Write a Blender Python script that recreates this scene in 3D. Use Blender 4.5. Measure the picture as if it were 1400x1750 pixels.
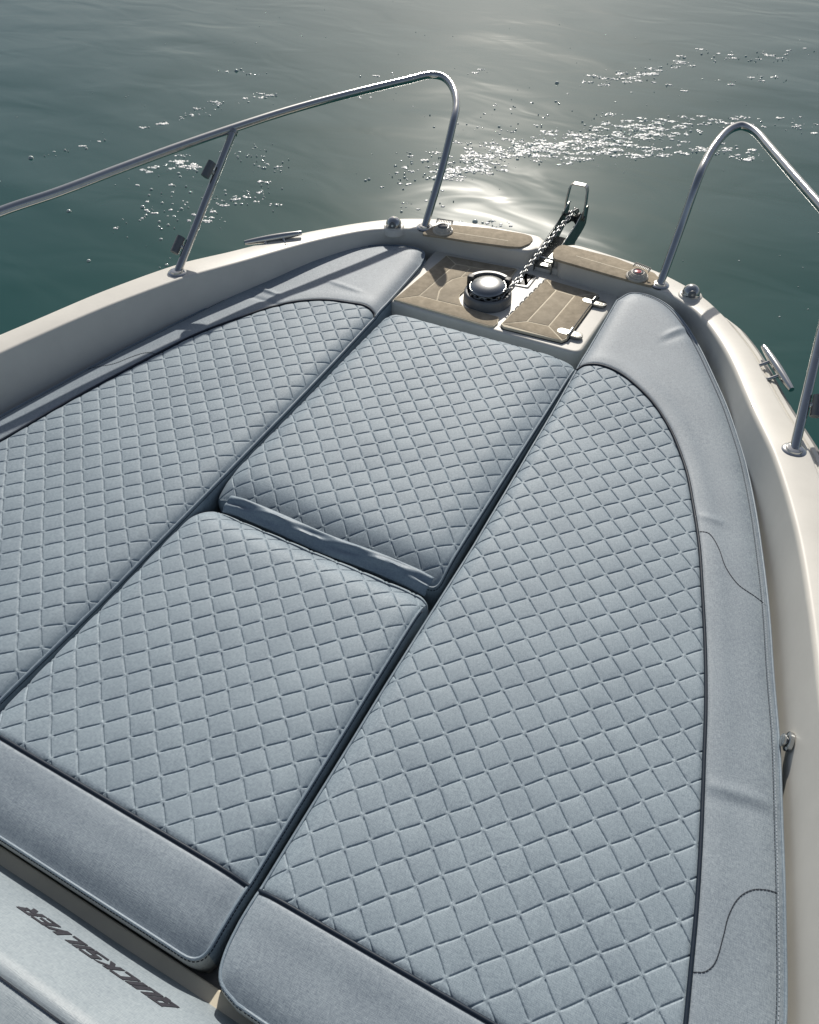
import bpy, math, random
import numpy as np
from mathutils import Vector, Matrix

random.seed(7); rng = np.random.default_rng(7)
for o in list(bpy.data.objects): bpy.data.objects.remove(o, do_unlink=True)
SC = bpy.context.scene
COL = SC.collection
R = math.radians

# ------------------------------------------------------------------ camera
cam_d = bpy.data.cameras.new('camera'); cam = bpy.data.objects.new('camera', cam_d); COL.objects.link(cam)
cam_d.sensor_fit = 'VERTICAL'; cam_d.sensor_height = 36.0; cam_d.lens = 27.5810
cam_d.clip_start = 0.02; cam_d.clip_end = 2000
cam.matrix_world = Matrix([[0.8859777, -0.3354688, 0.3201627, 0.7154944], [0.4637144, 0.646164, -0.6061691, -0.2610984], [-0.0035268, 0.6855164, 0.7280487, 1.290715], [0.0, 0.0, 0.0, 1.0]])
SC.camera = cam

# ------------------------------------------------------------------ sky and sun
SUN_AZ, SUN_EL = -22.0, 34.5          # azimuth from the bow axis (+Y), negative to port
w = bpy.data.worlds.new('World'); SC.world = w; w.use_nodes = True
nt = w.node_tree; nt.nodes.clear()
sky = nt.nodes.new('ShaderNodeTexSky'); sky.sky_type = 'NISHITA'; sky.sun_disc = False
sky.sun_elevation = R(SUN_EL); sky.sun_rotation = R(SUN_AZ)
sky.air_density = 1.0; sky.dust_density = 1.6; sky.ozone_density = 1.0
bg = nt.nodes.new('ShaderNodeBackground'); bg.inputs['Strength'].default_value = 0.072
wo = nt.nodes.new('ShaderNodeOutputWorld')
hz = nt.nodes.new('ShaderNodeHueSaturation'); hz.inputs['Saturation'].default_value = .72   # thin haze greys the sky
nt.links.new(sky.outputs[0], hz.inputs['Color']); nt.links.new(hz.outputs[0], bg.inputs[0]); nt.links.new(bg.outputs[0], wo.inputs[0])
sd = bpy.data.lights.new('sun', 'SUN'); sd.energy = 4.2; sd.angle = R(0.6); sd.color = (1.0, 0.94, 0.85)
sun = bpy.data.objects.new('sun', sd); COL.objects.link(sun)
sv = Vector((math.sin(R(SUN_AZ))*math.cos(R(SUN_EL)), math.cos(R(SUN_AZ))*math.cos(R(SUN_EL)), math.sin(R(SUN_EL))))
sun.rotation_euler = sv.to_track_quat('Z', 'Y').to_euler(); sun.location = sv*20
SC.view_settings.view_transform = 'Standard'; SC.view_settings.look = 'None'
SC.view_settings.gamma = 1; SC.view_settings.exposure = 0.0

# ------------------------------------------------------------------ materials
def mat(name, col, rough=.5, metal=0., spec=.5, var=0., vscale=30., bump=0., bscale=200., var2=None, coat=0., ior=None, bdist=.001, trans=0., sheen=0.):
    m = bpy.data.materials.new(name); m.use_nodes = True; n = m.node_tree; N = n.nodes; L = n.links
    b = N['Principled BSDF']
    b.inputs['Base Color'].default_value = (*col, 1); b.inputs['Roughness'].default_value = rough
    b.inputs['Metallic'].default_value = metal; b.inputs['Specular IOR Level'].default_value = spec
    b.inputs['Coat Weight'].default_value = coat
    if trans: b.inputs['Transmission Weight'].default_value = trans
    if ior: b.inputs['IOR'].default_value = ior
    if sheen: b.inputs['Sheen Weight'].default_value = sheen
    tc = N.new('ShaderNodeTexCoord')
    if var:
        t = N.new('ShaderNodeTexNoise'); t.inputs['Scale'].default_value = vscale; t.inputs['Detail'].default_value = 6; t.inputs['Roughness'].default_value = .65
        L.new(tc.outputs['Object'], t.inputs['Vector'])
        r = N.new('ShaderNodeValToRGB'); r.color_ramp.elements[0].position = .3; r.color_ramp.elements[1].position = .7
        c0 = [max(0, c*(1-var)) for c in col]; c1 = [min(1, c*(1+var)) for c in col]
        if var2: c1 = var2
        r.color_ramp.elements[0].color = (*c0, 1); r.color_ramp.elements[1].color = (*c1, 1)
        L.new(t.outputs['Fac'], r.inputs['Fac']); L.new(r.outputs['Color'], b.inputs['Base Color'])
    if bump:
        t = N.new('ShaderNodeTexNoise'); t.inputs['Scale'].default_value = bscale; t.inputs['Detail'].default_value = 3
        L.new(tc.outputs['Object'], t.inputs['Vector'])
        bp_ = N.new('ShaderNodeBump'); bp_.inputs['Strength'].default_value = bump; bp_.inputs['Distance'].default_value = bdist
        L.new(t.outputs['Fac'], bp_.inputs['Height']); L.new(bp_.outputs['Normal'], b.inputs['Normal'])
    return m

def fabric_mat(name, col, rough, warp=1.0):
    """woven marine vinyl: fine crossed threads in colour and relief over soft mottling"""
    m = mat(name, col, rough, spec=.45); n = m.node_tree; N = n.nodes; L = n.links; b = N['Principled BSDF']
    tc = [x for x in N if x.type == 'TEX_COORD'][0]
    def noise(scale, vec, det=2):
        t = N.new('ShaderNodeTexNoise'); t.inputs['Scale'].default_value = scale; t.inputs['Detail'].default_value = det
        L.new(vec, t.inputs['Vector']); return t.outputs['Fac']
    def mp(s, rot=0):
        q = N.new('ShaderNodeMapping'); q.inputs['Scale'].default_value = s; q.inputs['Rotation'].default_value = (0, 0, rot)
        L.new(tc.outputs['Object'], q.inputs['Vector']); return q.outputs[0]
    def math_(op, a, c):
        q = N.new('ShaderNodeMath'); q.operation = op
        for i, v in enumerate((a, c)):
            if isinstance(v, (int, float)): q.inputs[i].default_value = v
            else: L.new(v, q.inputs[i])
        return q.outputs[0]
    thx = noise(1.0, mp((900, 120, 120), .3), 1); thy = noise(1.0, mp((120, 900, 120), .3), 1)
    weave = math_('ADD', thx, thy)                       # 0..2, mean 1
    mott = noise(9.0, tc.outputs['Object'], 5)
    f = math_('ADD', math_('MULTIPLY', math_('SUBTRACT', weave, 1.0), 0.62*warp), math_('MULTIPLY', math_('SUBTRACT', mott, .5), 0.35))
    fac = math_('ADD', f, .5)
    r = N.new('ShaderNodeValToRGB'); r.color_ramp.elements[0].position = .15; r.color_ramp.elements[1].position = .85
    r.color_ramp.elements[0].color = (col[0]*.62, col[1]*.64, col[2]*.68, 1); r.color_ramp.elements[1].color = (min(1,col[0]*1.42), min(1,col[1]*1.38), min(1,col[2]*1.32), 1)
    L.new(fac, r.inputs['Fac']); L.new(r.outputs['Color'], b.inputs['Base Color'])
    bm = N.new('ShaderNodeBump'); bm.inputs['Strength'].default_value = .5; bm.inputs['Distance'].default_value = .0005
    L.new(weave, bm.inputs['Height']); L.new(bm.outputs['Normal'], b.inputs['Normal'])
    return m

FAB = (.250, .314, .366)
M = {
 'quilt': fabric_mat('quilted_fabric', FAB, .60, 1.15),
 'border': fabric_mat('border_fabric', (.238, .288, .335), .54, 1.25),
 'side': fabric_mat('side_fabric', (.21, .27, .325), .5, .8),
 'rear_side': fabric_mat('rear_side_fabric', (.40, .42, .41), .5, .6),
 'flap': mat('satin_fabric', (.17, .225, .275), .5, spec=.4, bump=.3, bscale=900, bdist=.0004),
 'backrest': fabric_mat('backrest_fabric', (.275, .325, .362), .47, .7),
 'piping': mat('navy_piping', (.010, .020, .036), .5, spec=.3, var=.2, vscale=300),
 'thread': mat('dark_thread', (.02, .028, .042), .7),
 'pale_thread': mat('pale_thread', (.36, .41, .46), .6),
 'print': mat('dark_print', (.030, .030, .040), .5, var=.25, vscale=200),
 'gel': mat('gelcoat', (.68, .66, .605), .45, spec=.45, var=.045, vscale=11, coat=.08, bump=.06, bscale=45),
 'liner': mat('gelcoat_liner', (.56, .55, .52), .38, spec=.5, var=.04, vscale=8, bump=.08, bscale=60),
 'eva': mat('teak_foam', (.33, .28, .205), .82, spec=.25, var=.15, vscale=42, var2=(.44, .375, .28), bump=.5, bscale=700, bdist=.0006),
 'eva_b': mat('teak_foam_pale', (.38, .325, .245), .82, spec=.25, var=.14, vscale=34, var2=(.46, .40, .305), bump=.5, bscale=700, bdist=.0006),
 'caulk': mat('cream_caulk', (.68, .60, .45), .7, var=.1, vscale=90),
 'steel': mat('stainless', (.52, .53, .53), .14, metal=1, var=.05, vscale=60, bump=.03, bscale=300),
 'brushed': mat('brushed_steel', (.34, .35, .35), .2, metal=1, var=.06, vscale=80, bump=.05, bscale=200),
 'hinge_steel': mat('hinge_steel', (.30, .30, .28), .35, metal=.8, var=.35, vscale=160, bump=.2, bscale=400),
 'sill': mat('tan_sill', (.62, .56, .44), .5, var=.05, vscale=12),
 'steel_dull': mat('stainless_dull', (.42, .43, .43), .3, metal=1, var=.15, vscale=80, bump=.15, bscale=300),
 'chain': mat('galvanised_chain', (.34, .35, .35), .36, metal=.9, var=.3, vscale=150, bump=.3, bscale=500),
 'roller_steel': mat('tarnished_steel', (.19, .20, .19), .34, metal=.9, var=.3, vscale=60, bump=.2, bscale=300),
 'black': mat('black_plastic', (.03, .033, .036), .45, var=.2, vscale=90),
 'housing': mat('grey_housing', (.14, .15, .16), .42, spec=.5, var=.12, vscale=50, bump=.2, bscale=400),
 'fitting': mat('cream_plastic', (.5, .47, .41), .35, var=.06, vscale=60),
 'red': mat('red_lens', (.42, .07, .08), .25, spec=.6, coat=.5),
 'greylens': mat('grey_lens', (.2, .2, .19), .25, spec=.6, coat=.5),
 'hull': mat('hull_paint', (.62, .60, .54), .25, var=.02, vscale=5, coat=.4),
 'rubber': mat('grey_rubber', (.25, .25, .24), .6, var=.1, vscale=60),
}

# ------------------------------------------------------------------ helpers
def tag(o, label=None, cat=None, group=None, kind=None):
    if label: o['label'] = label
    if cat: o['category'] = cat
    if group: o['group'] = group
    if kind: o['kind'] = kind
    return o
def link(name, me, parent=None, m=None):
    o = bpy.data.objects.new(name, me); COL.objects.link(o)
    if parent is not None:
        o.parent = parent
        o.matrix_parent_inverse = Matrix.Translation(-Vector(world_loc(parent)))
    if m is not None and me is not None: me.materials.append(m)
    return o
def world_loc(o):
    v = Vector(o.location)
    return v if o.parent is None else v
def empty(name, loc=(0, 0, 0)):
    o = bpy.data.objects.new(name, None); COL.objects.link(o); o.location = loc; o.empty_display_size = .05
    return o
class MB:
    def __init__(s): s.v = []; s.f = []
    def add(s, v, f):
        b = len(s.v); s.v += [tuple(map(float, p)) for p in v]; s.f += [tuple(i+b for i in q) for q in f]; return s
    def obj(s, name, m, parent=None, smooth=True, sharp=40, normals=None):
        me = bpy.data.meshes.new(name); me.from_pydata(s.v, [], s.f); me.update()
        if smooth:
            me.polygons.foreach_set('use_smooth', [True]*len(me.polygons))
            if sharp: me.set_sharp_from_angle(angle=R(sharp))
        return link(name, me, parent, m)
def catmull(P, n=8, closed=False):
    P = [np.array(p, float) for p in P]; out = []
    N = len(P); rg = range(N if closed else N-1)
    for i in rg:
        if closed: p0, p1, p2, p3 = P[i-1], P[i], P[(i+1) % N], P[(i+2) % N]
        else: p0, p1, p2, p3 = P[max(i-1, 0)], P[i], P[i+1], P[min(i+2, N-1)]
        # centripetal-ish: limit tangents so uneven spacing does not loop
        d1 = np.linalg.norm(p2-p1); 
        t1 = (p2-p0)/(np.linalg.norm(p1-p0)+d1+1e-9)*d1; t2 = (p3-p1)/(np.linalg.norm(p3-p2)+d1+1e-9)*d1
        for k in range(n):
            t = k/n; h1 = 2*t**3-3*t*t+1; h2 = t**3-2*t*t+t; h3 = -2*t**3+3*t*t; h4 = t**3-t*t
            out.append(h1*p1+h2*t1+h3*p2+h4*t2)
    if not closed: out.append(P[-1])
    return np.array(out)
def tube(mb, pts, r, seg=12, cap=True):
    P = [Vector(p) for p in pts]; n = len(P); rr = r if hasattr(r, '__len__') else [r]*n
    T = [(P[min(i+1, n-1)]-P[max(i-1, 0)]).normalized() for i in range(n)]
    u = T[0].orthogonal().normalized(); V = []; F = []
    for i in range(n):
        u = (u - T[i]*u.dot(T[i])).normalized(); v = T[i].cross(u)
        for k in range(seg):
            a = 2*math.pi*k/seg; V.append(P[i] + (u*math.cos(a)+v*math.sin(a))*rr[i])
    for i in range(n-1):
        for k in range(seg):
            a = i*seg+k; b = i*seg+(k+1) % seg; F.append((a, b, b+seg, a+seg))
    if cap: F.append(tuple(range(seg))[::-1]); F.append(tuple((n-1)*seg+k for k in range(seg)))
    return mb.add(V, F)
def lathe(mb, prof, c=(0, 0, 0), seg=32, axis=Vector((0, 0, 1)), rad=None, capb=True, capt=True):
    """prof: (radius, height) list along axis from c; rad(theta, i) may modulate"""
    q = Vector((0, 0, 1)).rotation_difference(Vector(axis)); c = Vector(c); V = []; F = []
    for i, (r_, h) in enumerate(prof):
        for k in range(seg):
            a = 2*math.pi*k/seg; s = rad(a, i) if rad else 1
            V.append(c + q @ Vector((r_*s*math.cos(a), r_*s*math.sin(a), h)))
    for i in range(len(prof)-1):
        for k in range(seg):
            a = i*seg+k; b = i*seg+(k+1) % seg; F.append((a, b, b+seg, a+seg))
    if capb: F.append(tuple(range(seg))[::-1])
    if capt: F.append(tuple((len(prof)-1)*seg+k for k in range(seg)))
    return mb.add(V, F)
def area2(P): 
    P = np.asarray(P); x, y = P[:, 0], P[:, 1]; return .5*np.sum(x*np.roll(y, -1)-y*np.roll(x, -1))
def ccw(P): P = np.asarray(P, float)[:, :2]; return P if area2(P) > 0 else P[::-1]
def roundp(P, r, n=5):
    P = ccw(P); out = []; N = len(P); rs = r if hasattr(r, '__len__') else [r]*N
    for i in range(N):
        a, b, c = P[i-1], P[i], P[(i+1) % N]; rr = rs[i]
        if rr <= 0: out.append(b); continue
        da = np.linalg.norm(a-b); dc = np.linalg.norm(c-b); q = min(rr, da*.49, dc*.49)
        A = b+(a-b)/da*q; Cc = b+(c-b)/dc*q
        for k in range(n+1): t = k/n; out.append((1-t)**2*A+2*t*(1-t)*b+t*t*Cc)
    return np.array(out)
def inset(P, d):
    P = ccw(P); N = len(P); out = []
    for i in range(N):
        a, b, c = P[i-1], P[i], P[(i+1) % N]
        e1 = b-a; e2 = c-b; e1 = e1/(np.linalg.norm(e1)+1e-12); e2 = e2/(np.linalg.norm(e2)+1e-12)
        n1 = np.array([-e1[1], e1[0]]); n2 = np.array([-e2[1], e2[0]]); m = n1+n2; m = m/(np.linalg.norm(m)+1e-9)
        out.append(b+m*d/max(.5, m@n1))
    return np.array(out)
def prism(mb, poly, z0, z1, bev=.0015, steps=3):
    """solid slab with a rolled top edge; z0/z1 numbers"""
    P = ccw(poly); N = len(P); rings = [(P, z0), (P, z1-bev)]
    for k in range(1, steps+1):
        a = math.pi/2*k/steps; rings.append((inset(P, bev*(1-math.cos(a))), z1-bev+bev*math.sin(a)))
    V = []; F = []
    for Q, z in rings: V += [(p[0], p[1], z) for p in Q]
    for i in range(len(rings)-1):
        for k in range(N): a = i*N+k; b = i*N+(k+1) % N; F.append((a, b, b+N, a+N))
    F.append(tuple((len(rings)-1)*N+k for k in range(N))); F.append(tuple(range(N))[::-1])
    return mb.add(V, F)
def sdist(Q, poly, closed=True):
    """signed distance of points Q to polygon (negative inside) and nearest boundary point"""
    P = np.asarray(poly)[:, :2]; A = P; B = np.roll(P, -1, 0)
    if not closed: A = P[:-1]; B = P[1:]
    best = np.full(len(Q), 1e9); near = np.zeros((len(Q), 2)); ins = np.zeros(len(Q), bool)
    x, y = Q[:, 0], Q[:, 1]
    for a, b in zip(A, B):
        e = b-a; t = np.clip(((x-a[0])*e[0]+(y-a[1])*e[1])/(e@e+1e-15), 0, 1)
        px = a[0]+t*e[0]; py = a[1]+t*e[1]; d = (x-px)**2+(y-py)**2
        k = d < best; best[k] = d[k]; near[k, 0] = px[k]; near[k, 1] = py[k]
        if closed and a[1] != b[1]:
            c = ((a[1] > y) != (b[1] > y)) & (x < (b[0]-a[0])*(y-a[1])/(b[1]-a[1])+a[0]); ins ^= c
    d = np.sqrt(best)
    return (np.where(ins, -d, d) if closed else d), near
def at(tok): return tok

# ------------------------------------------------------------------ the water
wm = bpy.data.materials.new('sea_water'); wm.use_nodes = True; n = wm.node_tree; N = n.nodes; L = n.links
b = N['Principled BSDF']; b.inputs['Base Color'].default_value = (.010, .062, .058, 1)
b.inputs['Roughness'].default_value = .15; b.inputs['IOR'].default_value = 1.333; b.inputs['Specular IOR Level'].default_value = .62
tc = N.new('ShaderNodeTexCoord')
def wave(scale, rot, stretch, det, dist=.6):
    q = N.new('ShaderNodeMapping'); q.inputs['Rotation'].default_value = (0, 0, R(rot)); q.inputs['Scale'].default_value = (1, stretch, 1)
    L.new(tc.outputs['Object'], q.inputs['Vector'])
    t = N.new('ShaderNodeTexNoise'); t.inputs['Scale'].default_value = scale; t.inputs['Detail'].default_value = det; t.inputs['Distortion'].default_value = dist
    L.new(q.outputs[0], t.inputs['Vector']); return t.outputs['Fac']
b1 = N.new('ShaderNodeBump'); b1.inputs['Strength'].default_value = 1; b1.inputs['Distance'].default_value = .034
L.new(wave(.50, 32, 1.7, 1), b1.inputs['Height'])
b2 = N.new('ShaderNodeBump'); b2.inputs['Strength'].default_value = 1; b2.inputs['Distance'].default_value = .006
L.new(wave(1.7, 26, 1.9, 1.5, .7), b2.inputs['Height']); L.new(b1.outputs['Normal'], b2.inputs['Normal'])
L.new(b2.outputs['Normal'], b.inputs['Normal'])
WZ = -.95
mb = MB(); g = np.linspace(-1, 1, 41); g = np.sign(g)*np.abs(g)**3*900
mb.add([(x, y, WZ) for y in g for x in g], [(j*41+i, j*41+i+1, j*41+i+42, j*41+i+41) for j in range(40) for i in range(40)])
sea = mb.obj('sea', wm); tag(sea, kind='structure')

# ================================================================== the boat
boat = empty('motorboat', (.0, 0, WZ))
tag(boat, 'white motorboat bow with steel rails, wood-look deck pads and anchor gear around the blue-grey cushions', 'boat')

def hg(Y): return float(np.interp(Y, [.6, .9, 1.3, 1.6, 1.9], [.115, .105, .09, .065, .04]))
# inner top edge | outer top edge of the gunwale, starboard half from aft to the notch
PAIR = [((1.17, -.9), (1.26, -.9)), ((1.15, -.3), (1.24, -.3)), ((1.115, .1), (1.20, .08)), ((1.062, .4), (1.145, .42)), ((1.008, .66), (1.085, .70)), ((.963, .86), (1.035, .90)),
        ((.912, 1.05), (.985, 1.10)), ((.84, 1.25), (.91, 1.31)), ((.757, 1.43), (.815, 1.49)), ((.665, 1.64), (.715, 1.70)),
        ((.60, 1.76), (.655, 1.80)), ((.535, 1.85), (.595, 1.885)), ((.46, 1.905), (.52, 1.96)), ((.39, 1.93), (.42, 2.015)), ((.30, 1.937), (.32, 2.048)), ((.20, 1.945), (.21, 2.066)), ((.125, 1.952), (.125, 2.076)),
        ((.085, 1.962), (.09, 2.075)), ((.064, 1.985), (.07, 2.062))]
def mirror_pairs(shift=0): return [((-a[0]+.0, a[1]), (-c[0], c[1])) for a, c in PAIR]
def gunwale(sgn, name):
    prs = PAIR if sgn > 0 else [((-a[0], a[1]), (-c[0], c[1])) for a, c in PAIR]
    if sgn < 0:   # the notch sits a little to starboard of the centre line
        prs = prs[:-3]+[((-.075, 1.955), (-.075, 2.076)), ((-.03, 1.965), (-.032, 2.075)), ((-.008, 1.99), (-.012, 2.06))]
    I = catmull([p[0] for p in prs], 8); O = catmull([p[1] for p in prs], 8)
    n = len(I); V = []; rows = []
    for i in range(n):
        a, c = I[i], O[i]; nn = c-a; wd = np.linalg.norm(nn); nn = nn/wd; z = hg(a[1]); front = min(1, max(0, (a[1]-1.80)/.08))
        # blend inward wall lean: side walls lean outboard, step wall is steep
        lean = (.055 if sgn < 0 else .022)*(1-front)+.006
        r = .011; row = []
        row.append((*(a-nn*(lean+(.05 if sgn < 0 else .012)*(1-front))), -.34)); row.append((*(a-nn*lean*.8), -.15)); row.append((*(a-nn*lean*.35), -.02))
        for k in range(5):
            t = math.pi/2*k/4; row.append((*(a+nn*(r-r*math.cos(t))*1.0), z-r+r*math.sin(t)))
        row.append((*(a+nn*wd*.5), z+.0015))
        led = .028*(1-front)+.002
        for k in range(5):
            t = math.pi/2*k/4; row.append((*(c-nn*.008+nn*.008*math.sin(t)), z-.008*(1-math.cos(t))))
        drop = .008*(1-front)+.001
        row.append((*(c+nn*.001), z-.008-drop)); row.append((*(c+nn*led*.4), z-.008-drop-.0006)); row.append((*(c+nn*led*.5), z-.012-drop)); row.append((*(c+nn*led*.6), z-.009-drop)) ; row.append((*(c+nn*led), z-.011-drop))
        row.append((*(c+nn*(led+.006)), z-.02-drop)); row.append((*(c+nn*(led+.006)), z-.06))
        row.append((*(c+nn*(led+.0)), z-.07)); row.append((*(c-nn*.01), -.3)); row.append((*(c-nn*(.09+.1*front)), -.7)); row.append((*(c-nn*(.2+.25*front)), -1.2))
        rows.append(row)
    m = len(rows[0])
    # rolled end at the notch
    last = rows[-1]; prev = rows[-2]; d = np.array(last)[:, :2].mean(0)-np.array(prev)[:, :2].mean(0); d = np.array([-sgn*1.0, 0.0])
    ztop = max(p[2] for p in last)
    for k in range(1, 5):
        t = math.pi/2*k/4; s = .009*math.sin(t); dz = .009*(1-math.cos(t))
        rows.append([(p[0]+d[0]*s, p[1]+d[1]*s, min(p[2], ztop-dz)) for p in last])
    rows.append([(p[0]+d[0]*.010, p[1], min(p[2], -.1)) for p in last])
    V = [p for r_ in rows for p in r_]; F = []
    for i in range(len(rows)-1):
        for k in range(m-1):
            a = i*m+k; q = (a, a+1, a+m+1, a+m); F.append(q if sgn > 0 else q[::-1])
    mb = MB(); mb.add(V, F); return mb.obj(name, M['gel'], boat, sharp=35), rows
gr, rowsR = gunwale(1, 'gunwale'); gl, rowsL = gunwale(-1, 'gunwale')
# rub rail under the ledge: a grey rubber bead along each side
for rows in (rowsR, rowsL):
    mb = MB(); pts = [Vector(r_[-5])+Vector((0, 0, .02)) for r_ in rows[:-5]][::2]; tube(mb, pts, .013, 8); mb.obj('rub_rail', M['rubber'], boat)

ZC, ZD = -.02, .04
# inner liner that the cushions rest on, and the locker moulding at the bow
mb = MB(); prism(mb, [(-1.06, -1.2), (1.06, -1.2), (1.03, .2), (.93, .8), (.8, 1.2), (.62, 1.6), (.45, 1.86), (.2, 1.92), (-.2, 1.92), (-.45, 1.86), (-.62, 1.6), (-.8, 1.2), (-.93, .8), (-1.03, .2)], -.3, -.125, .004)
mb.obj('liner_floor', M['liner'], boat)
mb = MB(); prism(mb, [(-.9, -.6), (.9, -.6), (.9, -.142), (-.9, -.142)], -.2, -.062, .004); mb.obj('seat_ledge', M['sill'], boat)
mb = MB(); prism(mb, roundp([(-.335, 1.587), (.282, 1.597), (.292, 1.99), (-.345, 1.99)], [.03, .03, .01, .01], 6), -.2, ZC, .009, 5)
mb.obj('locker_moulding', M['gel'], boat)
# notch floor running forward under the anchor roller
mb = MB(); prism(mb, [(-.04, 1.97), (.09, 1.97), (.085, 2.085), (-.03, 2.085)], -.25, .0, .006); mb.obj('notch_floor', M['gel'], boat)

def pad(pieces, parent, z, th=.006, base=None, gap=.0021, nm='plank', light=()):
    """foam planks separated by cream caulk; every plank its own part"""
    if base is not None:
        mb = MB(); prism(mb, inset(base, .0015), z-.001, z+th-.0008, .001); mb.obj('caulking', M['caulk'], parent)
    for i, p in enumerate(pieces):
        q = inset(roundp(p, .0015, 2), gap); mb = MB(); prism(mb, q, z-.001, z+th+random.uniform(0, .0003), .0012)
        mb.obj(nm, M['eva_b'] if i in light else M['eva'], parent)
# --- pad under the windlass
wp = empty('windlass_pad', (-0.0647, 1.7362, -0.0200)); wp.parent = boat; wp.matrix_parent_inverse = Matrix.Translation(-boat.location)
def P2(*a): return [p[:2] for p in a]
PL1 = P2((-0.2904, 1.9133, -0.0140), (-0.2387, 1.8762, -0.0140), (-0.2566, 1.6524, -0.0140), (-0.3177, 1.5984, -0.0140))
PL2 = P2((-0.3177, 1.5984, -0.0140), (-0.2566, 1.6524, -0.0140), (-0.1967, 1.6534, -0.0140), (-0.1083, 1.6585, -0.0140), (-0.0553, 1.6570, -0.0140), (0.0075, 1.6575, -0.0140), (0.0166, 1.6273, -0.0140), (0.0132, 1.6048, -0.0140), (-0.0005, 1.5977, -0.0140))
PL3 = P2((-0.2904, 1.9133, -0.0140), (-0.0500, 1.9402, -0.0140), (-0.0948, 1.8966, -0.0140), (-0.2387, 1.8762, -0.0140))
PL4 = P2((-0.2387, 1.8762, -0.0140), (-0.1864, 1.8761, -0.0140), (-0.1887, 1.8118, -0.0140), (-0.2066, 1.7866, -0.0140), (-0.2158, 1.7503, -0.0140), (-0.2147, 1.7063, -0.0140), (-0.1967, 1.6534, -0.0140), (-0.2566, 1.6524, -0.0140))
PL5 = P2((-0.1864, 1.8761, -0.0140), (-0.0948, 1.8966, -0.0140), (-0.1074, 1.8739, -0.0140), (-0.1334, 1.8544, -0.0140), (-0.1585, 1.8374, -0.0140), (-0.1887, 1.8118, -0.0140))
PL6 = P2((-0.1887, 1.8118, -0.0140), (-0.1585, 1.8374, -0.0140), (-0.1334, 1.8544, -0.0140), (-0.1153, 1.8456, -0.0140), (-0.1367, 1.8029, -0.0140), (-0.1457, 1.7477, -0.0140), (-0.1487, 1.7156, -0.0140), (-0.1418, 1.6966, -0.0140), (-0.1244, 1.6722, -0.0140), (-0.1083, 1.6585, -0.0140), (-0.1967, 1.6534, -0.0140), (-0.2147, 1.7063, -0.0140), (-0.2158, 1.7503, -0.0140), (-0.2066, 1.7866, -0.0140))
PL7 = P2((-0.0948, 1.8966, -0.0140), (-0.0500, 1.9402, -0.0140), (-0.0476, 1.8805, -0.0140), (-0.0785, 1.8726, -0.0140))
for i, pc in enumerate((PL1, PL2, PL3, PL4, PL5, PL6, PL7)):
    big = ccw(pc); mb = MB(); prism(mb, big, ZC-.002, ZC+.0052, .0006); mb.obj('caulking', M['caulk'], wp)
    mb = MB(); prism(mb, inset(big, .0022), ZC, ZC+.006+random.uniform(0, .0003), .001); mb.obj('plank', M['eva_b'] if i in (3, 4, 5) else M['eva'], wp)
# --- hatch lid
hl = empty('hatch_lid', (0.1240, 1.7675, -0.0200)); hl.parent = boat; hl.matrix_parent_inverse = Matrix.Translation(-boat.location)
H1 = P2((0.0560, 1.9182, -0.0100), (0.1089, 1.8677, -0.0100), (0.0930, 1.6667, -0.0100), (0.0304, 1.6206, -0.0100))
H2 = P2((0.0560, 1.9182, -0.0100), (0.2288, 1.9067, -0.0100), (0.1698, 1.8650, -0.0100), (0.1089, 1.8677, -0.0100))
H3 = P2((0.1089, 1.8677, -0.0100), (0.1698, 1.8650, -0.0100), (0.1584, 1.6730, -0.0100), (0.0930, 1.6667, -0.0100))
H4 = P2((0.1698, 1.8650, -0.0100), (0.2288, 1.9067, -0.0100), (0.2357, 1.8915, -0.0100), (0.2249, 1.6338, -0.0100), (0.2179, 1.6237, -0.0100), (0.1584, 1.6730, -0.0100))
H5 = P2((0.0304, 1.6206, -0.0100), (0.0930, 1.6667, -0.0100), (0.1584, 1.6730, -0.0100), (0.2190, 1.6209, -0.0100))
out = P2((0.0560, 1.9182, -0.0100), (0.2219, 1.9107, -0.0100), (0.2357, 1.9028, -0.0100), (0.2284, 1.6389, -0.0100), (0.2190, 1.6209, -0.0100), (0.0424, 1.6097, -0.0100), (0.0288, 1.6198, -0.0100))
mb = MB(); prism(mb, inset(out, .0005), ZC-.002, ZC+.0092, .001); mb.obj('lid_base', M['caulk'], hl)
mb = MB(); prism(mb, inset(out, -.003), ZC-.004, ZC+.0012, .0005); mb.obj('lid_gasket', M['black'], hl)
for i, pc in enumerate((H1, H2, H3, H4, H5)):
    mb = MB(); prism(mb, inset(ccw(pc), .0022), ZC+.001, ZC+.010+random.uniform(0, .0003), .001); mb.obj('plank', M['eva_b'] if i == 2 else M['eva'], hl)
def stadium(a, c, r, n=8):
    a = np.array(a[:2]); c = np.array(c[:2]); d = (c-a)/np.linalg.norm(c-a); q = np.array([-d[1], d[0]]); P_ = []
    for k in range(n+1): t = -math.pi/2+math.pi*k/n; P_.append(c+r*(d*math.cos(t)+q*math.sin(t)))
    for k in range(n+1): t = math.pi/2+math.pi*k/n; P_.append(a+r*(d*math.cos(t)+q*math.sin(t)))
    return np.array(P_)
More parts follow.
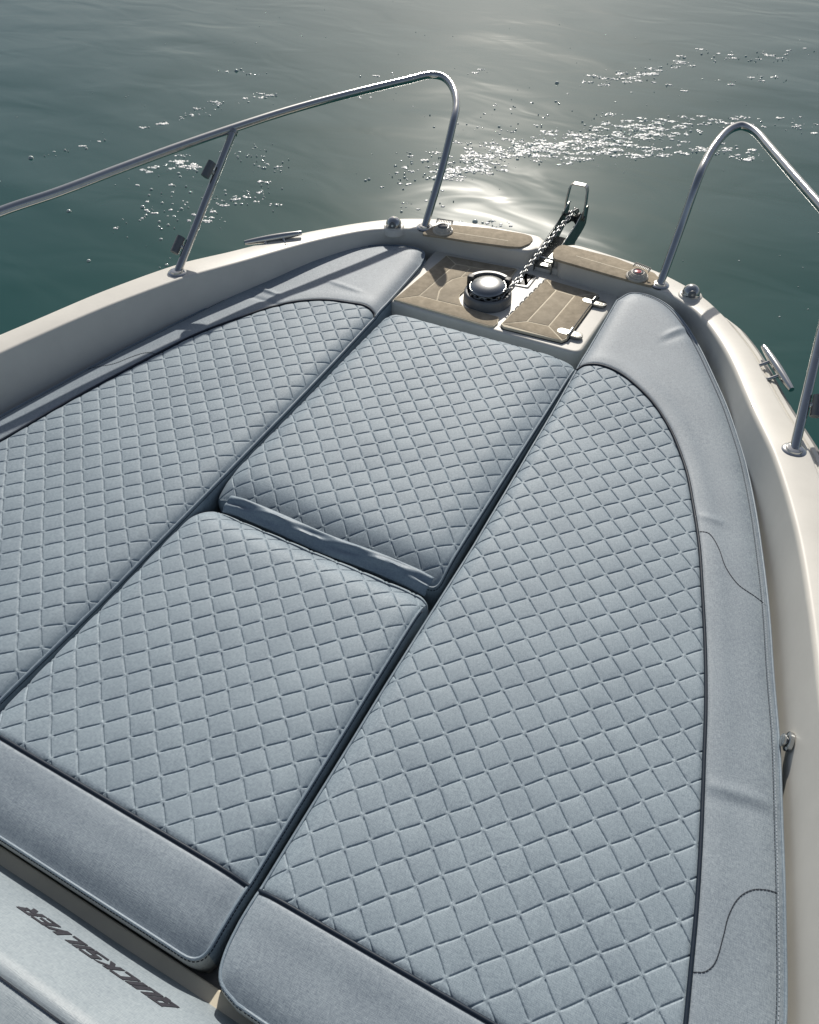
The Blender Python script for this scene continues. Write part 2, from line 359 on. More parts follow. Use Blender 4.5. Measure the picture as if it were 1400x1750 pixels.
for (a, c, p0, p1) in (((0.2135, 1.8577, -0.0100), (0.2592, 1.8593, -0.0100), (0.2307, 1.8538, -0.0050), (0.2333, 1.8904, -0.0050)), ((0.2022, 1.6669, -0.0100), (0.2498, 1.6681, -0.0100), (0.2257, 1.6490, -0.0050), (0.2267, 1.6862, -0.0050))):
    mb = MB(); prism(mb, stadium(a, c, .0145), ZC+.004, ZC+.0112, .0006); h = mb.obj('hinge', M['hinge_steel'], hl)
    mb = MB(); tube(mb, [p0, p1], .0042, 10); mb.obj('hinge_pin', M['steel_dull'], h)
    for t in (-.15, .22, .80, 1.15):
        mb = MB(); q = Vector(a).lerp(Vector(c), t); lathe(mb, [(.0028, 0), (.0028, .0008), (.0015, .0012)], (q.x, q.y+random.uniform(-.005, .005), ZC+.0113), 8)
        mb.obj('screw', M['steel_dull'], h)
mb = MB(); tube(mb, [(0.2316, 1.8988, -0.0110), (0.2250, 1.6586, -0.0110)], .0022, 8); mb.obj('dark_gap_line', M['black'], hl)  # black tube drawn in for the shade in the gap along the hatch edge
# --- chain plate
mb = MB(); base = roundp(P2((-0.0257, 1.9360, -0.0180), (0.0232, 1.9289, -0.0180), (0.0231, 1.8539, -0.0180), (-0.0258, 1.8481, -0.0180)), .006); prism(mb, base, ZC-.002, ZC+.0035, .001); cp = mb.obj('chain_plate', M['steel'], boat)
mb = MB(); prism(mb, inset(base, .014), ZC+.0036, ZC+.004, .0002); mb.obj('dark_hole_patch', M['black'], cp)  # flat black sheet on the uncut plate, painting the dark of a hole
# --- step pads on the foredeck
for pts, j0, j1 in ((P2((-0.3768, 1.9074, 0.0400), (-0.3658, 1.9717, 0.0400), (-0.3087, 2.0057, 0.0400), (-0.1882, 2.0404, 0.0400), (-0.0802, 2.0557, 0.0400), (-0.0523, 2.0524, 0.0400), (-0.0386, 2.0332, 0.0400), (-0.0388, 2.0029, 0.0400), (-0.0553, 1.9689, 0.0400), (-0.0933, 1.9536, 0.0400), (-0.2209, 1.9264, 0.0400), (-0.3254, 1.9118, 0.0400), (-0.3689, 1.9004, 0.0400)), (-0.2857, 1.9567, 0.0450), (-0.1068, 1.9874, 0.0450)),
                    (P2((0.0514, 1.9697, 0.0400), (0.0443, 1.9992, 0.0400), (0.0484, 2.0308, 0.0400), (0.0608, 2.0457, 0.0400), (0.2323, 2.0424, 0.0400), (0.3665, 2.0084, 0.0400), (0.3875, 1.9847, 0.0400), (0.3872, 1.9470, 0.0400), (0.3759, 1.9300, 0.0400), (0.2992, 1.9316, 0.0400), (0.2327, 1.9355, 0.0400), (0.0914, 1.9455, 0.0400), (0.0653, 1.9482, 0.0400)), (0.1210, 1.9952, 0.0450), (0.2933, 1.9802, 0.0450))):
    mb = MB(); prism(mb, roundp(pts, .006, 3), ZD-.001, ZD+.006, .0015); sp = mb.obj('step_pad', M['eva'], boat)
    mb = MB(); a = Vector(j0); c = Vector(j1); d = (c-a).normalized(); q = Vector((-d.y, d.x, 0))*.0016
    prism(mb, P2(a-q, c-q, c+q, a+q), ZD+.004, ZD+.0064, .0002, 1); mb.obj('joint_line', M['caulk'], sp)
# --- deck lights (ribbed rings)
for c, lens, k in (((-0.3226, 1.9491, 0.0500), 'greylens', 0), ((0.3256, 1.9601, 0.0500), 'red', 1)):
    c = Vector((c[0], c[1], ZD+.005))
    dl = empty('deck_fitting', c); dl.parent = boat; dl.matrix_parent_inverse = Matrix.Translation(-boat.location)
    if k: dl['label'] = 'round ribbed fitting with a red centre'
    mb = MB(); lathe(mb, [(.033, 0), (.034, .002), (.034, .005), (.031, .008)], c, 40); mb.obj('bezel', M['fitting'], dl)
    mb = MB(); lathe(mb, [(.030, .007), (.028, .012), (.020, .018), (.016, .018)], c, 96, rad=lambda a, i: 1-(.06 if (int(a/(2*math.pi)*96) % 3) == 0 else 0)); mb.obj('ribbed_ring', M['fitting'], dl, sharp=20)
    mb = MB(); lathe(mb, [(.0165, .016), (.0165, .020), (.0135, .0215), (.0115, .0195)], c, 32); mb.obj('centre_ring', M['housing'], dl)
    mb = MB(); lathe(mb, [(.0115, .019), (.008, .0205), (.003, .021)], c, 24); mb.obj('lens', M[lens], dl)
    mb = MB()
    u = Vector((.97, .18, 0)).normalized() if not k else Vector((.95, -.25, 0)).normalized(); v = Vector((-u.y, u.x, 0)); up = Vector((0, 0, 1))
    o0 = c+v*.014+up*.020
    for s in (-.026, .026): tube(mb, [o0+u*s, o0+u*s+v*.013+up*.007], .0020, 6)
    for s in np.linspace(-.022, .022, 9): tube(mb, [o0+u*s+v*.004+up*.002, o0+u*s+v*.013+up*.006], .0012, 5)
    tube(mb, [o0-u*.026+v*.013+up*.007, o0+u*.026+v*.013+up*.007], .0020, 6)
    mb.obj('guard', M['fitting'], dl)
# --- dome lights
for c in ((-0.4853, 1.9107, 0.0500), (0.4936, 1.9390, 0.0500)):
    c = Vector((c[0], c[1], hg(c[1])-.004))
    dm = empty('dome_light', c); dm.parent = boat; dm.matrix_parent_inverse = Matrix.Translation(-boat.location)
    mb = MB(); lathe(mb, [(.040, -.012), (.037, .001), (.033, .0075), (.029, .009)], c, 40); mb.obj('mounting_ring', M['gel'], dm)
    mb = MB(); lathe(mb, [(.0265, .008), (.028, .009), (.0275, .0115)], c, 40); mb.obj('collar', M['steel_dull'], dm)
    mb = MB(); R0 = .0265; pr = [(R0*math.cos(t), .012+R0*1.02*math.sin(t)) for t in np.linspace(-.15, math.pi/2-.02, 14)]; lathe(mb, pr, c, 40); mb.obj('dome', M['steel'], dm)
    f = Vector((.30, -.9, .18)).normalized(); cc = c+Vector((0, 0, .016)); mb = MB()
    lathe(mb, [(.012, .019), (.0115, .0245), (.009, .0262), (.003, .0268)], cc, 24, axis=f); le = mb.obj('lens', M['housing'], dm)  # dark disc on the chrome; its colour stands for the shaded front recess
    mb = MB(); lathe(mb, [(.0035, .026), (.0035, .0275)], cc, 10, axis=f); mb.obj('screw', M['steel'], le)
# --- cleats on the hull side
for (e0, e1, sgn) in (((-0.8151, 1.5372, 0.0790), (-0.6965, 1.6795, 0.0750), -1), ((0.7339, 1.7285, 0.0680), (0.8314, 1.5698, 0.0680), 1)):
    a = Vector(e0); c = Vector(e1); d = c-a; up = Vector((0, 0, 1)); inn = Vector((-sgn*abs(d.y), -abs(d.x), 0)).normalized()*1.0
    cl = empty('cleat', (a+c)/2); cl.parent = boat; cl.matrix_parent_inverse = Matrix.Translation(-boat.location)
    ts = np.linspace(0, 1, 17); mb = MB(); tube(mb, [a+d*t for t in ts], [.0068+.0045*math.sin(math.pi*t)**.8 for t in ts], 14); mb.obj('bar', M['steel'], cl)
    for t in (.34, .66):
        p = a+d*t; mb = MB(); tube(mb, [p, p+inn*.022-up*.010, p+inn*.044-up*.020], [.0052, .0045, .0056], 10); lg = mb.obj('leg', M['steel'], cl)
        mb = MB(); q = p+inn*.040-up*.018; lathe(mb, [(.010, 0), (.010, .005), (.007, .008)], q, 16, axis=-inn); mb.obj('foot', M['steel_dull'], lg)
# --- guard rails
def rail(path, stan, clips, name='guard_rail'):
    rt = empty(name, path[0]); rt.parent = boat; rt.matrix_parent_inverse = Matrix.Translation(-boat.location)
    mb = MB(); tube(mb, [tuple(p) for p in catmull(path, 8)], .0123, 20); mb.obj('tube', M['steel'], rt)
    mb = MB(); s0, s1 = Vector(stan[0]), Vector(stan[1]); tube(mb, [s0.lerp(s1, t) for t in np.linspace(0, 1, 6)], .0113, 20); st = mb.obj('stanchion', M['steel'], rt)
    mb = MB(); tube(mb, [s1-(s1-s0).normalized()*.012, s1-(s1-s0).normalized()*.002], .0145, 16); mb.obj('weld_collar', M['steel_dull'], st)
    for p, d in ((Vector(path[0]), Vector(path[1])-Vector(path[0])), (s0, s1-s0)):
        z = Vector((p.x, p.y, hg(p.y)))
        mb = MB(); lathe(mb, [(.027, -.002), (.0275, .002), (.025, .0045), (.0185, .0055), (.0175, .009), (.0155, .0095)], z, 32); mb.obj('base_flange', M['steel'], rt)
    for q0, q1 in clips:
        q0 = Vector(q0); q1 = Vector(q1); mb = MB(); tube(mb, [q0, q1], .0125, 16, cap=True); cq = mb.obj('clip', M['housing'], rt)
        m_ = (q0+q1)/2; t = max(0, min(1, (m_-s0).dot(s1-s0)/(s1-s0).length_squared)); near = s0.lerp(s1, t)
        mb = MB(); dd = (q1-q0).normalized(); tube(mb, [m_, near], .006, 8); mb.obj('clip_arm', M['steel_dull'], cq)
LR = [(-0.3917, 1.9539, 0.0420), (-0.3911, 2.0723, 0.1870), (-0.4016, 2.1738, 0.3020), (-0.4268, 2.2467, 0.3290), (-0.4780, 2.3258, 0.3480), (-0.5357, 2.3719, 0.3590), (-0.5827, 2.3632, 0.3620), (-0.6239, 2.2909, 0.3620), (-0.7336, 2.0880, 0.3620), (-0.8280, 1.8857, 0.3620), (-0.8977, 1.6965, 0.3620), (-0.9688, 1.4858, 0.3600), (-1.0228, 1.2988, 0.3580), (-1.0701, 1.1244, 0.3560), (-1.1222, 0.9719, 0.3550), (-1.1656, 0.7397, 0.3530), (-1.2175, 0.4007, 0.3440)]
RR = [(0.3984, 1.9564, 0.0420), (0.4021, 2.0510, 0.1780), (0.4058, 2.1185, 0.2980), (0.4053, 2.2025, 0.3270), (0.4121, 2.2847, 0.3460), (0.4273, 2.3589, 0.3570), (0.4550, 2.3934, 0.3620), (0.4983, 2.3654, 0.3620), (0.5514, 2.2774, 0.3620), (0.6355, 2.1305, 0.3620), (0.7378, 1.9601, 0.3600), (0.9055, 1.6770, 0.3570), (1.1542, 1.2310, 0.3440)]
rail(LR, ((-0.8702, 1.2803, 0.0900), (-0.8976, 1.6721, 0.3600)), (((-0.9020, 1.5111, 0.2800), (-0.8961, 1.5491, 0.3100)), ((-0.9002, 1.3174, 0.1300), (-0.9002, 1.3600, 0.1600))))
rail(RR, ((0.8713, 1.3089, 0.0900), (0.8148, 1.8254, 0.3600)), (((0.8896, 1.3985, 0.1300), (0.8822, 1.4385, 0.1600)),))
# --- wall latch
c = Vector((0.9897, 0.6278, 0.0000)); latch = empty('wall_latch', c); latch.parent = boat; latch.matrix_parent_inverse = Matrix.Translation(-boat.location)
ax = Vector((-1, -.12, .1)).normalized(); mb = MB(); lathe(mb, [(.018, -.004), (.018, .002), (.014, .004)], c+Vector((.011, 0, 0)), 24, axis=ax); mb.obj('latch_plate', M['steel'], latch)
mb = MB(); lathe(mb, [(.008, .003), (.008, .006), (.012, .007), (.012, .010), (.009, .012)], c+Vector((.011, 0, 0)), 20, axis=ax); mb.obj('latch_knob', M['steel'], latch)

# --- anchor roller
rl = empty('anchor_roller', (.027, 2.1, .03)); rl.parent = boat; rl.matrix_parent_inverse = Matrix.Translation(-boat.location)
X0, X1 = -.002, .056
prof = [(1.96, .004, .018), (2.0, .002, .034), (2.06, .0, .046), (2.12, .0, .052), (2.17, .004, .058), (2.21, .012, .070), (2.245, .02, .080), (2.268, .028, .082), (2.28, .036, .076)]
for x, s in ((X0, -1), (X1, 1)):
    mb = MB(); V = []; th = .0022
    for (y, zb, zt) in prof:
        fl = s*.003*max(0, (y-2.15)/.1)
        for xx in (x-th/2, x+th/2): V += [(xx+fl, y, zb-.022), (xx+fl, y, zt)]
    F = []; n_ = len(prof)
    for i in range(n_-1):
        a = 4*i; e = a+4
        F += [(a, a+1, e+1, e), (a+2, e+2, e+3, a+3), (a+1, a+3, e+3, e+1), (a, e, e+2, a+2)]
    F += [(0, 2, 3, 1), (4*n_-4, 4*n_-3, 4*n_-1, 4*n_-2)]
    mb.add(V, F); mb.obj('cheek', M['roller_steel'], rl, smooth=False)
    mb = MB(); tube(mb, [(x+s*.001, y, zt) for (y, zb, zt) in prof], .0016, 6); mb.obj('cheek_rim', M['steel'], rl)
mb = MB(); prism(mb, [(X0, 1.965), (X1, 1.965), (X1, 2.17), (X0, 2.17)], -.006, .004, .0005); mb.obj('channel_floor', M['roller_steel'], rl)
mb = MB(); lathe(mb, [(.022, -.019), (.022, -.016), (.011, -.004), (.011, .004), (.022, .016), (.022, .019)], (.027, 2.235, .044), 24, axis=Vector((1, 0, 0))); mb.obj('roller_wheel', M['black'], rl)
mb = MB(); tube(mb, [(-.012, 2.235, .05), (.066, 2.235, .05)], .0045, 12); mb.obj('roller_axle', M['roller_steel'], rl)
for x, s in ((-.009, -1), (.063, 1)):
    mb = MB(); lathe(mb, [(.009, -.005), (.0095, 0), (.009, .005)], (x, 2.235, .05), 6, axis=Vector((s, 0, 0))); mb.obj('axle_nut', M['roller_steel'], rl, smooth=False)
bail = [(X0-.004, 2.235, .055), (X0-.004, 2.240, .10), (X0-.001, 2.245, .140), (X0+.003, 2.247, .150), (X0+.010, 2.248, .154), (X1-.010, 2.248, .154), (X1-.003, 2.247, .150), (X1+.001, 2.245, .140), (X1+.004, 2.240, .10), (X1+.004, 2.235, .055)]
V = []; F = []
for i, p in enumerate(bail):
    p = Vector(p); t = (Vector(bail[min(i+1, 9)])-Vector(bail[max(i-1, 0)])).normalized(); nrm = Vector((0, 1, 0)).cross(t).normalized(); wd = .010
    for s1_, s2_ in ((-1, -1), (1, -1), (1, 1), (-1, 1)): V.append(p+Vector((0, wd, 0))*s1_+nrm*.002*s2_)
for i in range(9):
    for k in range(4): a = 4*i+k; b_ = 4*i+(k+1) % 4; F.append((a, b_, b_+4, a+4))
mb = MB(); mb.add(V, F+[(0, 3, 2, 1), (36, 37, 38, 39)]); mb.obj('bail', M['steel_dull'], rl, smooth=False)
mb = MB(); tube(mb, [(X0-.012, 2.0, .012), (X1+.012, 2.0, .012)], .003, 8); mb.obj('cross_bolt', M['steel_dull'], rl)

# --- windlass
wc = Vector((-0.0635, 1.7331, -0.0180)); wc.z = ZC
wl = empty('windlass', wc); wl.parent = boat; wl.matrix_parent_inverse = Matrix.Translation(-boat.location)
mb = MB(); lathe(mb, [(.0735, -.001), (.074, .004), (.0725, .027), (.071, .032), (.068, .034), (.063, .033), (.061, .028), (.060, .016), (.02, .014)], wc, 48); mb.obj('housing', M['housing'], wl)
mb = MB(); lathe(mb, [(.030, .016), (.034, .026), (.026, .036), (.026, .040), (.040, .046)], wc, 32); mb.obj('drum', M['black'], wl)
tl = Vector((-.02, -.05, 1)).normalized()
mb = MB(); lathe(mb, [(.050, .044), (.0555, .046), (.0565, .0485), (.0545, .051)], wc, 48, axis=tl); mb.obj('cap_rim', M['steel_dull'], wl)
mb = MB(); lathe(mb, [(.0545, .0505), (.052, .054), (.045, .058), (.034, .061), (.018, .063), (.006, .0635)], wc, 48, axis=tl); cap = mb.obj('cap', M['brushed'], wl)
mb = MB(); lathe(mb, [(.004, .0635), (.004, .0642), (.002, .065)], wc, 12, axis=tl); mb.obj('cap_screw', M['steel_dull'], cap)
# raised arc guard behind the cap
V = []; F = []; k0 = 0
angs = np.linspace(R(62), R(158), 25)
for a in angs:
    for (r_, z_) in ((.0625, .042), (.0625, .056), (.0640, .058), (.0735, .058), (.075, .056), (.075, .042)):
        V.append(wc+Vector((r_*math.cos(a), r_*math.sin(a), z_)))
for i in range(len(angs)-1):
    for k in range(6): a = 6*i+k; b_ = 6*i+(k+1) % 6; F.append((a, a+6, b_+6, b_))
F += [tuple(range(6)), tuple(6*(len(angs)-1)+k for k in range(6))[::-1]]
mb = MB(); mb.add(V, F); gd = mb.obj('arc_guard', M['housing'], wl, sharp=30)
for a in (R(52), R(164)):
    p = wc+Vector(((.068*math.cos(a)), (.068*math.sin(a)), .030)); mb = MB(); prism(mb, roundp([(p.x-.010, p.y-.011), (p.x+.010, p.y-.011), (p.x+.010, p.y+.011), (p.x-.010, p.y+.011)], .003), p.z-.004, p.z+.028, .003); mb.obj('guard_block', M['black'], gd)

# ================================================================== the chain (a thing of its own)
def link_mesh():
    mb = MB(); r_ = .0026; hw = .0058; hl = .0115; pts = []
    for k in range(9): t = -math.pi/2+math.pi*k/8; pts.append((hl-hw+hw*math.cos(t)+.0, hw*math.sin(t), 0))
    for k in range(9): t = math.pi/2+math.pi*k/8; pts.append((-hl+hw+hw*math.cos(t), hw*math.sin(t), 0))
    n_ = len(pts); seg = 8; V = []; F = []
    for i in range(n_):
        p = Vector(pts[i]); t = (Vector(pts[(i+1) % n_])-Vector(pts[i-1])).normalized(); u = Vector((0, 0, 1)); v = t.cross(u)
        for k in range(seg): a = 2*math.pi*k/seg; V.append(p+u*r_*math.cos(a)+v*r_*math.sin(a))
    for i in range(n_):
        for k in range(seg): a = i*seg+k; b_ = i*seg+(k+1) % seg; c_ = ((i+1) % n_)*seg; F.append((a, b_, c_+(k+1) % seg, c_+k))
    mb.add(V, F); me = bpy.data.meshes.new('link'); me.from_pydata(mb.v, [], mb.f); me.polygons.foreach_set('use_smooth', [True]*len(me.polygons)); me.materials.append(M['chain']); return me
LM = link_mesh()
ch = empty('anchor_chain', (wc.x+.05, wc.y+.03, wc.z+.05))
tag(ch, 'galvanised chain stretched from the windlass drum over the bow roller', 'chain')
wrap = [(wc.x+.050*math.cos(a), wc.y+.050*math.sin(a), ZC+.032+.003*math.sin(3*a)) for a in np.linspace(R(175), R(375), 16)]
path = wrap+[(.002, 1.745, .030), (.009, 1.88, .043), (.015, 2.0, .054), (.021, 2.1, .063), (.0265, 2.19, .071), (.027, 2.225, .073), (.028, 2.25, .066), (.029, 2.266, .045), (.030, 2.268, .01), (.030, 2.268, -.06), (.030, 2.268, -.16)]
PTH = catmull(path, 10); seg = np.linalg.norm(np.diff(PTH, axis=0), axis=1); cum = np.r_[0, np.cumsum(seg)]; pitch = .0176
k = 0; s = 0.0
while s < cum[-1]:
    p = Vector([np.interp(s, cum, PTH[:, i]) for i in range(3)]); q = Vector([np.interp(min(s+.006, cum[-1]), cum, PTH[:, i]) for i in range(3)]); t = (q-p).normalized() if (q-p).length > 1e-6 else Vector((0, 0, -1))
    e = bpy.data.objects.new('link', LM); COL.objects.link(e); e.parent = ch; e.matrix_parent_inverse = Matrix.Translation(-ch.location)
    rot = t.to_track_quat('X', 'Z').to_matrix() @ Matrix.Rotation(math.pi/2*(k % 2)+R(45)+random.uniform(-.2, .2), 3, 'X')
    e.matrix_basis = Matrix.Translation(p) @ rot.to_4x4()
    s += pitch; k += 1

# ================================================================== cushions
def undul(x, y, seed):
    r_ = np.random.default_rng(seed); z = np.zeros_like(x)
    for i in range(10):
        kx, ky, ph = r_.normal(0, 9), r_.normal(0, 9), r_.uniform(0, 6.28); z += np.sin(kx*x+ky*y+ph)*.00035
    return z
def ridge(x, y, a, c, amp, wd):
    a = np.array(a[:2]); c = np.array(c[:2]); e = c-a; L2 = e@e; t = np.clip(((x-a[0])*e[0]+(y-a[1])*e[1])/L2, 0, 1)
    d = np.hypot(x-a[0]-t*e[0], y-a[1]-t*e[1]); return amp*np.exp(-(d/wd)**2)*np.sin(np.pi*np.clip(t, .02, .98))**.5
class Cushion:
    def __init__(s, name, label, outline, quilt, grid, hfun, thick=.105):
        s.o = empty(name, (float(np.mean([p[0] for p in outline])), float(np.mean([p[1] for p in outline])), -.12)); tag(s.o, label, 'cushion', 'sunpad cushions')
        s.out = ccw(outline); s.q = ccw(quilt) if quilt is not None else None; s.grid = grid; s.h = hfun; s.th = thick
    def quiltz(s, x, y):
        rot, sc, pu, pv = s.grid; c, s_ = math.cos(rot), math.sin(rot); X = c*x+s_*y; Y = -s_*x+c*y
        u = (X+Y)/math.sqrt(2)/sc-pu; v = (Y-X)/math.sqrt(2)/sc-pv
        u = u+.018*np.sin(x*41+y*13)+.012*np.sin(y*67-x*29+1); v = v+.018*np.sin(y*37-x*17+2)+.012*np.sin(x*71+y*23)
        puff = .75+.5*np.abs(np.sin(np.floor(u)*12.9898+np.floor(v)*78.233))
        fu = u-np.floor(u); fv = v-np.floor(v); du = np.minimum(fu, 1-fu); dv = np.minimum(fv, 1-fv)
        def sm(t, a, b_): t = np.clip((t-a)/(b_-a), 0, 1); return t*t*(3-2*t)
        pil = .0019*puff*((np.clip(np.sin(np.pi*fu), 0, 1)*np.clip(np.sin(np.pi*fv), 0, 1))**.30-1)+.0019*(puff-1)*0
        g = -.0015*np.exp(-(du*sc/.0013)**2)*sm(dv, .085, .13)-.0015*np.exp(-(dv*sc/.0013)**2)*sm(du, .085, .13)
        # stitch dimples along every seam
        rr = np.hypot(du, dv)*sc; node = .0010*np.exp(-(rr/.0032)**2)
        return pil+g+node
    def surf(s, x, y, quilted):
        z = s.h(x, y)
        if quilted: 
            z = z+s.quiltz(x, y)
        if s.q is not None:
            d, _ = sdist(np.stack([x, y], 1), s.q); z = z-.0035*np.exp(-(d/.006)**2) + (.0015*np.exp(-((d-.03)/.02)**2) if not quilted else 0)
        return z
    def panel(s, X, Y, inside, snaps, quilted, name, m):
        """grid arrays X,Y (2D); inside: list of (polygon, sign)"""
        sh = X.shape; Q = np.stack([X.ravel(), Y.ravel()], 1); sds = []
        for poly, sg in inside: d, nr = sdist(Q, poly); sds.append((d*sg, nr))
        sd_ = np.max([a for a, _ in sds], 0); ins = sd_ < 0
        I = np.arange(sh[0]*sh[1]).reshape(sh); a, b_, c, d_ = I[:-1, :-1].ravel(), I[1:, :-1].ravel(), I[1:, 1:].ravel(), I[:-1, 1:].ravel()
        cnt = ins[a].astype(int)+ins[b_]+ins[c]+ins[d_]; keep = cnt > 0; Fq = np.stack([a, b_, c, d_], 1)[keep]
        used = np.zeros(len(Q), bool); used[Fq.ravel()] = True
        for _ in range(3):
            for (poly, sg) in inside:
                ou = used & (sdist(Q, poly)[0]*sg > 0) if _ == 0 else used & ~ins
                if ou.any():
                    dd, nr = sdist(Q[ou], poly); mv = dd*sg > -1e-6; tmp = Q[ou]; tmp[mv] = nr[mv]; Q[ou] = tmp
        idx = np.cumsum(used)-1; Qu = Q[used]; Fq = idx[Fq]
        z = s.surf(Qu[:, 0], Qu[:, 1], quilted)
        e = 4e-4
        mb_v = np.column_stack([Qu, z]); 
        fa = Qu[Fq]; ar = .5*np.abs((fa[:, 2, 0]-fa[:, 0, 0])*(fa[:, 3, 1]-fa[:, 1, 1])-(fa[:, 3, 0]-fa[:, 1, 0])*(fa[:, 2, 1]-fa[:, 0, 1])); Fq = Fq[ar > 1e-9]
        # orientation up
        p = mb_v[Fq]; nz = (p[:, 2, 0]-p[:, 0, 0])*(p[:, 3, 1]-p[:, 1, 1])-(p[:, 3, 0]-p[:, 1, 0])*(p[:, 2, 1]-p[:, 0, 1]); Fq[nz < 0] = Fq[nz < 0][:, ::-1]
        me = bpy.data.meshes.new(name); nv, nf = len(mb_v), len(Fq)
        me.vertices.add(nv); me.vertices.foreach_set('co', mb_v.ravel()); me.loops.add(nf*4); me.loops.foreach_set('vertex_index', Fq.ravel().astype(np.int32))
        me.polygons.add(nf); me.polygons.foreach_set('loop_start', np.arange(0, nf*4, 4, dtype=np.int32)); me.polygons.foreach_set('use_smooth', np.ones(nf, bool)); me.update(calc_edges=True); me.validate()
        zx = (s.surf(Qu[:, 0]+e, Qu[:, 1], quilted)-s.surf(Qu[:, 0]-e, Qu[:, 1], quilted))/(2*e); zy = (s.surf(Qu[:, 0], Qu[:, 1]+e, quilted)-s.surf(Qu[:, 0], Qu[:, 1]-e, quilted))/(2*e)
        nn = np.column_stack([-zx, -zy, np.ones(nv)]); nn /= np.linalg.norm(nn, axis=1)[:, None]
        me.normals_split_custom_set_from_vertices(nn.tolist())
        return link(name, me, s.o, m)
    def build(s, ms=('quilt', 'border')):
        if s.q is not None:
            rot, sc, pu, pv = s.grid; offs = np.array([0, .0007, .0014, .0022, .0036, .0065, .0115, .0175]); offs = np.r_[offs, sc/2, sc-offs[:0:-1]]/sc
            c, s_ = math.cos(rot), math.sin(rot); Xr = c*s.q[:, 0]+s_*s.q[:, 1]; Yr = -s_*s.q[:, 0]+c*s.q[:, 1]
            u = (Xr+Yr)/math.sqrt(2)/sc-pu; v = (Yr-Xr)/math.sqrt(2)/sc-pv
            us = np.concatenate([k_+offs for k_ in range(int(np.floor(u.min()))-1, int(np.ceil(u.max()))+1)]); vs = np.concatenate([k_+offs for k_ in range(int(np.floor(v.min()))-1, int(np.ceil(v.max()))+1)])
            U, V = np.meshgrid(us, vs, indexing='ij'); A = (U+pu)*sc/math.sqrt(2); B = (V+pv)*sc/math.sqrt(2); Xr = A-B; Yr = A+B
            X = c*Xr-s_*Yr; Y = s_*Xr+c*Yr
            s.panel(X, Y, [(s.q, 1)], None, True, 'quilted_panel', M[ms[0]])
        st = .004; x0, y0 = s.out.min(0)-st; x1, y1 = s.out.max(0)+st
        if s.q is None or abs(area2(s.q)) < abs(area2(s.out))*.97:
            X, Y = np.meshgrid(np.arange(x0, x1, st), np.arange(y0, y1, st), indexing='ij'); ins = [(s.out, 1)]+([(s.q, -1)] if s.q is not None else [])
            s.panel(X, Y, ins, None, False, 'border_panel', M[ms[1]])
        # side wall
        O = s.out; z0 = s.surf(O[:, 0], O[:, 1], False); n_ = len(O); rows = []
        for off, t in ((0, 0), (-.0035, .008), (-.005, .025), (-.003, .055), (.002, .09), (.006, 1)):
            Pq = inset(O, off); rows.append([(p[0], p[1], (z0[i]-.0008-t if t < 1 else -.118)) for i, p in enumerate(Pq)])
        V = [p for r_ in rows for p in r_]; F = []
        for i in range(len(rows)-1):
            for k_ in range(n_): a = i*n_+k_; b_ = i*n_+(k_+1) % n_; F.append((a+n_, b_+n_, b_, a))
        mb = MB(); mb.add(V, F); so_ = mb.obj('side_panel', M['side'], s.o, sharp=60); so_.data.materials.append(M['rear_side'])
        for p_ in so_.data.polygons:
            if p_.center.y < -.118: p_.material_index = 1
    def edge(s, i0=None, cond=None, name='edge_welt', r_=.0026, m='side', inn=0., dz=.0005):
        O = inset(s.out, inn) if inn else s.out; z = s.surf(O[:, 0], O[:, 1], False); P3 = np.column_stack([O, z+dz])
        runs = []; cur = []
        ks = list(range(len(P3)))+[0]
        for k_ in ks:
            ok = cond(P3[k_]) if cond else True
            if ok: cur.append(P3[k_])
            else:
                if len(cur) > 2: runs.append(cur)
                cur = []
        if len(cur) > 2: runs.append(cur)
        mb = MB()
        for r in runs: tube(mb, r, r_, 8)
        if mb.v: mb.obj(name, M[m], s.o)
        return runs
    def stitch(s, runs, m='thread', dz=-.0065, out=.0028, name='stitching', L=.0042, gap=.0018, w=.0007):
        mb = MB()
        for r in runs: dashes(mb, np.array(r)+np.array([0, 0, dz]), L, gap, w, out)
        if mb.v: o_ = mb.obj(name, M[m], s.o, smooth=False); o_['kind'] = 'stuff'
    def pipe(s, cond=None, r_=.0036):
        O = s.q; z = s.surf(O[:, 0], O[:, 1], False); P3 = np.column_stack([O, z+.0016]); cur = []; runs = []
        for k_ in list(range(len(P3)))+[0]:
            if cond is None or cond(P3[k_]): cur.append(P3[k_])
            else:
                if len(cur) > 2: runs.append(cur)
                cur = []
        if len(cur) > 2: runs.append(cur)
        mb = MB()
        for r in runs: tube(mb, r, r_, 10)
        mb.obj('piping', M['piping'], s.o)
def dashes(mb, Pp, L_, gap, w_, out=0):
    seg = np.linalg.norm(np.diff(Pp, axis=0), axis=1); cum = np.r_[0, np.cumsum(seg)]; s_ = 0
    while s_+L_ < cum[-1]:
        p = Vector([np.interp(s_, cum, Pp[:, i]) for i in range(3)]); q = Vector([np.interp(s_+L_, cum, Pp[:, i]) for i in range(3)]); d = (q-p)
        if d.length > 1e-5:
            d.normalize(); nrm = Vector((d.y, -d.x, 0)).normalized(); p = p+nrm*out; q = q+nrm*out; a = nrm*w_; c = Vector((0, 0, w_))
            V = [p-a-c, p+a-c, p+a+c, p-a+c, q-a-c, q+a-c, q+a+c, q-a+c]; mb.add(V, [(0, 3, 2, 1), (4, 5, 6, 7), (0, 1, 5, 4), (1, 2, 6, 5), (2, 3, 7, 6), (3, 0, 4, 7)])
        s_ += L_+gap
def crown_fun(poly, drop, wd, extra=None, seed=1):
    def f(x, y):
        d, _ = sdist(np.stack([x, y], 1), poly); d = np.maximum(-d, 0); z = -drop*np.exp(-(d/wd)**1.25)+undul(x, y, seed)
        return z+(extra(x, y) if extra else 0)
    return f
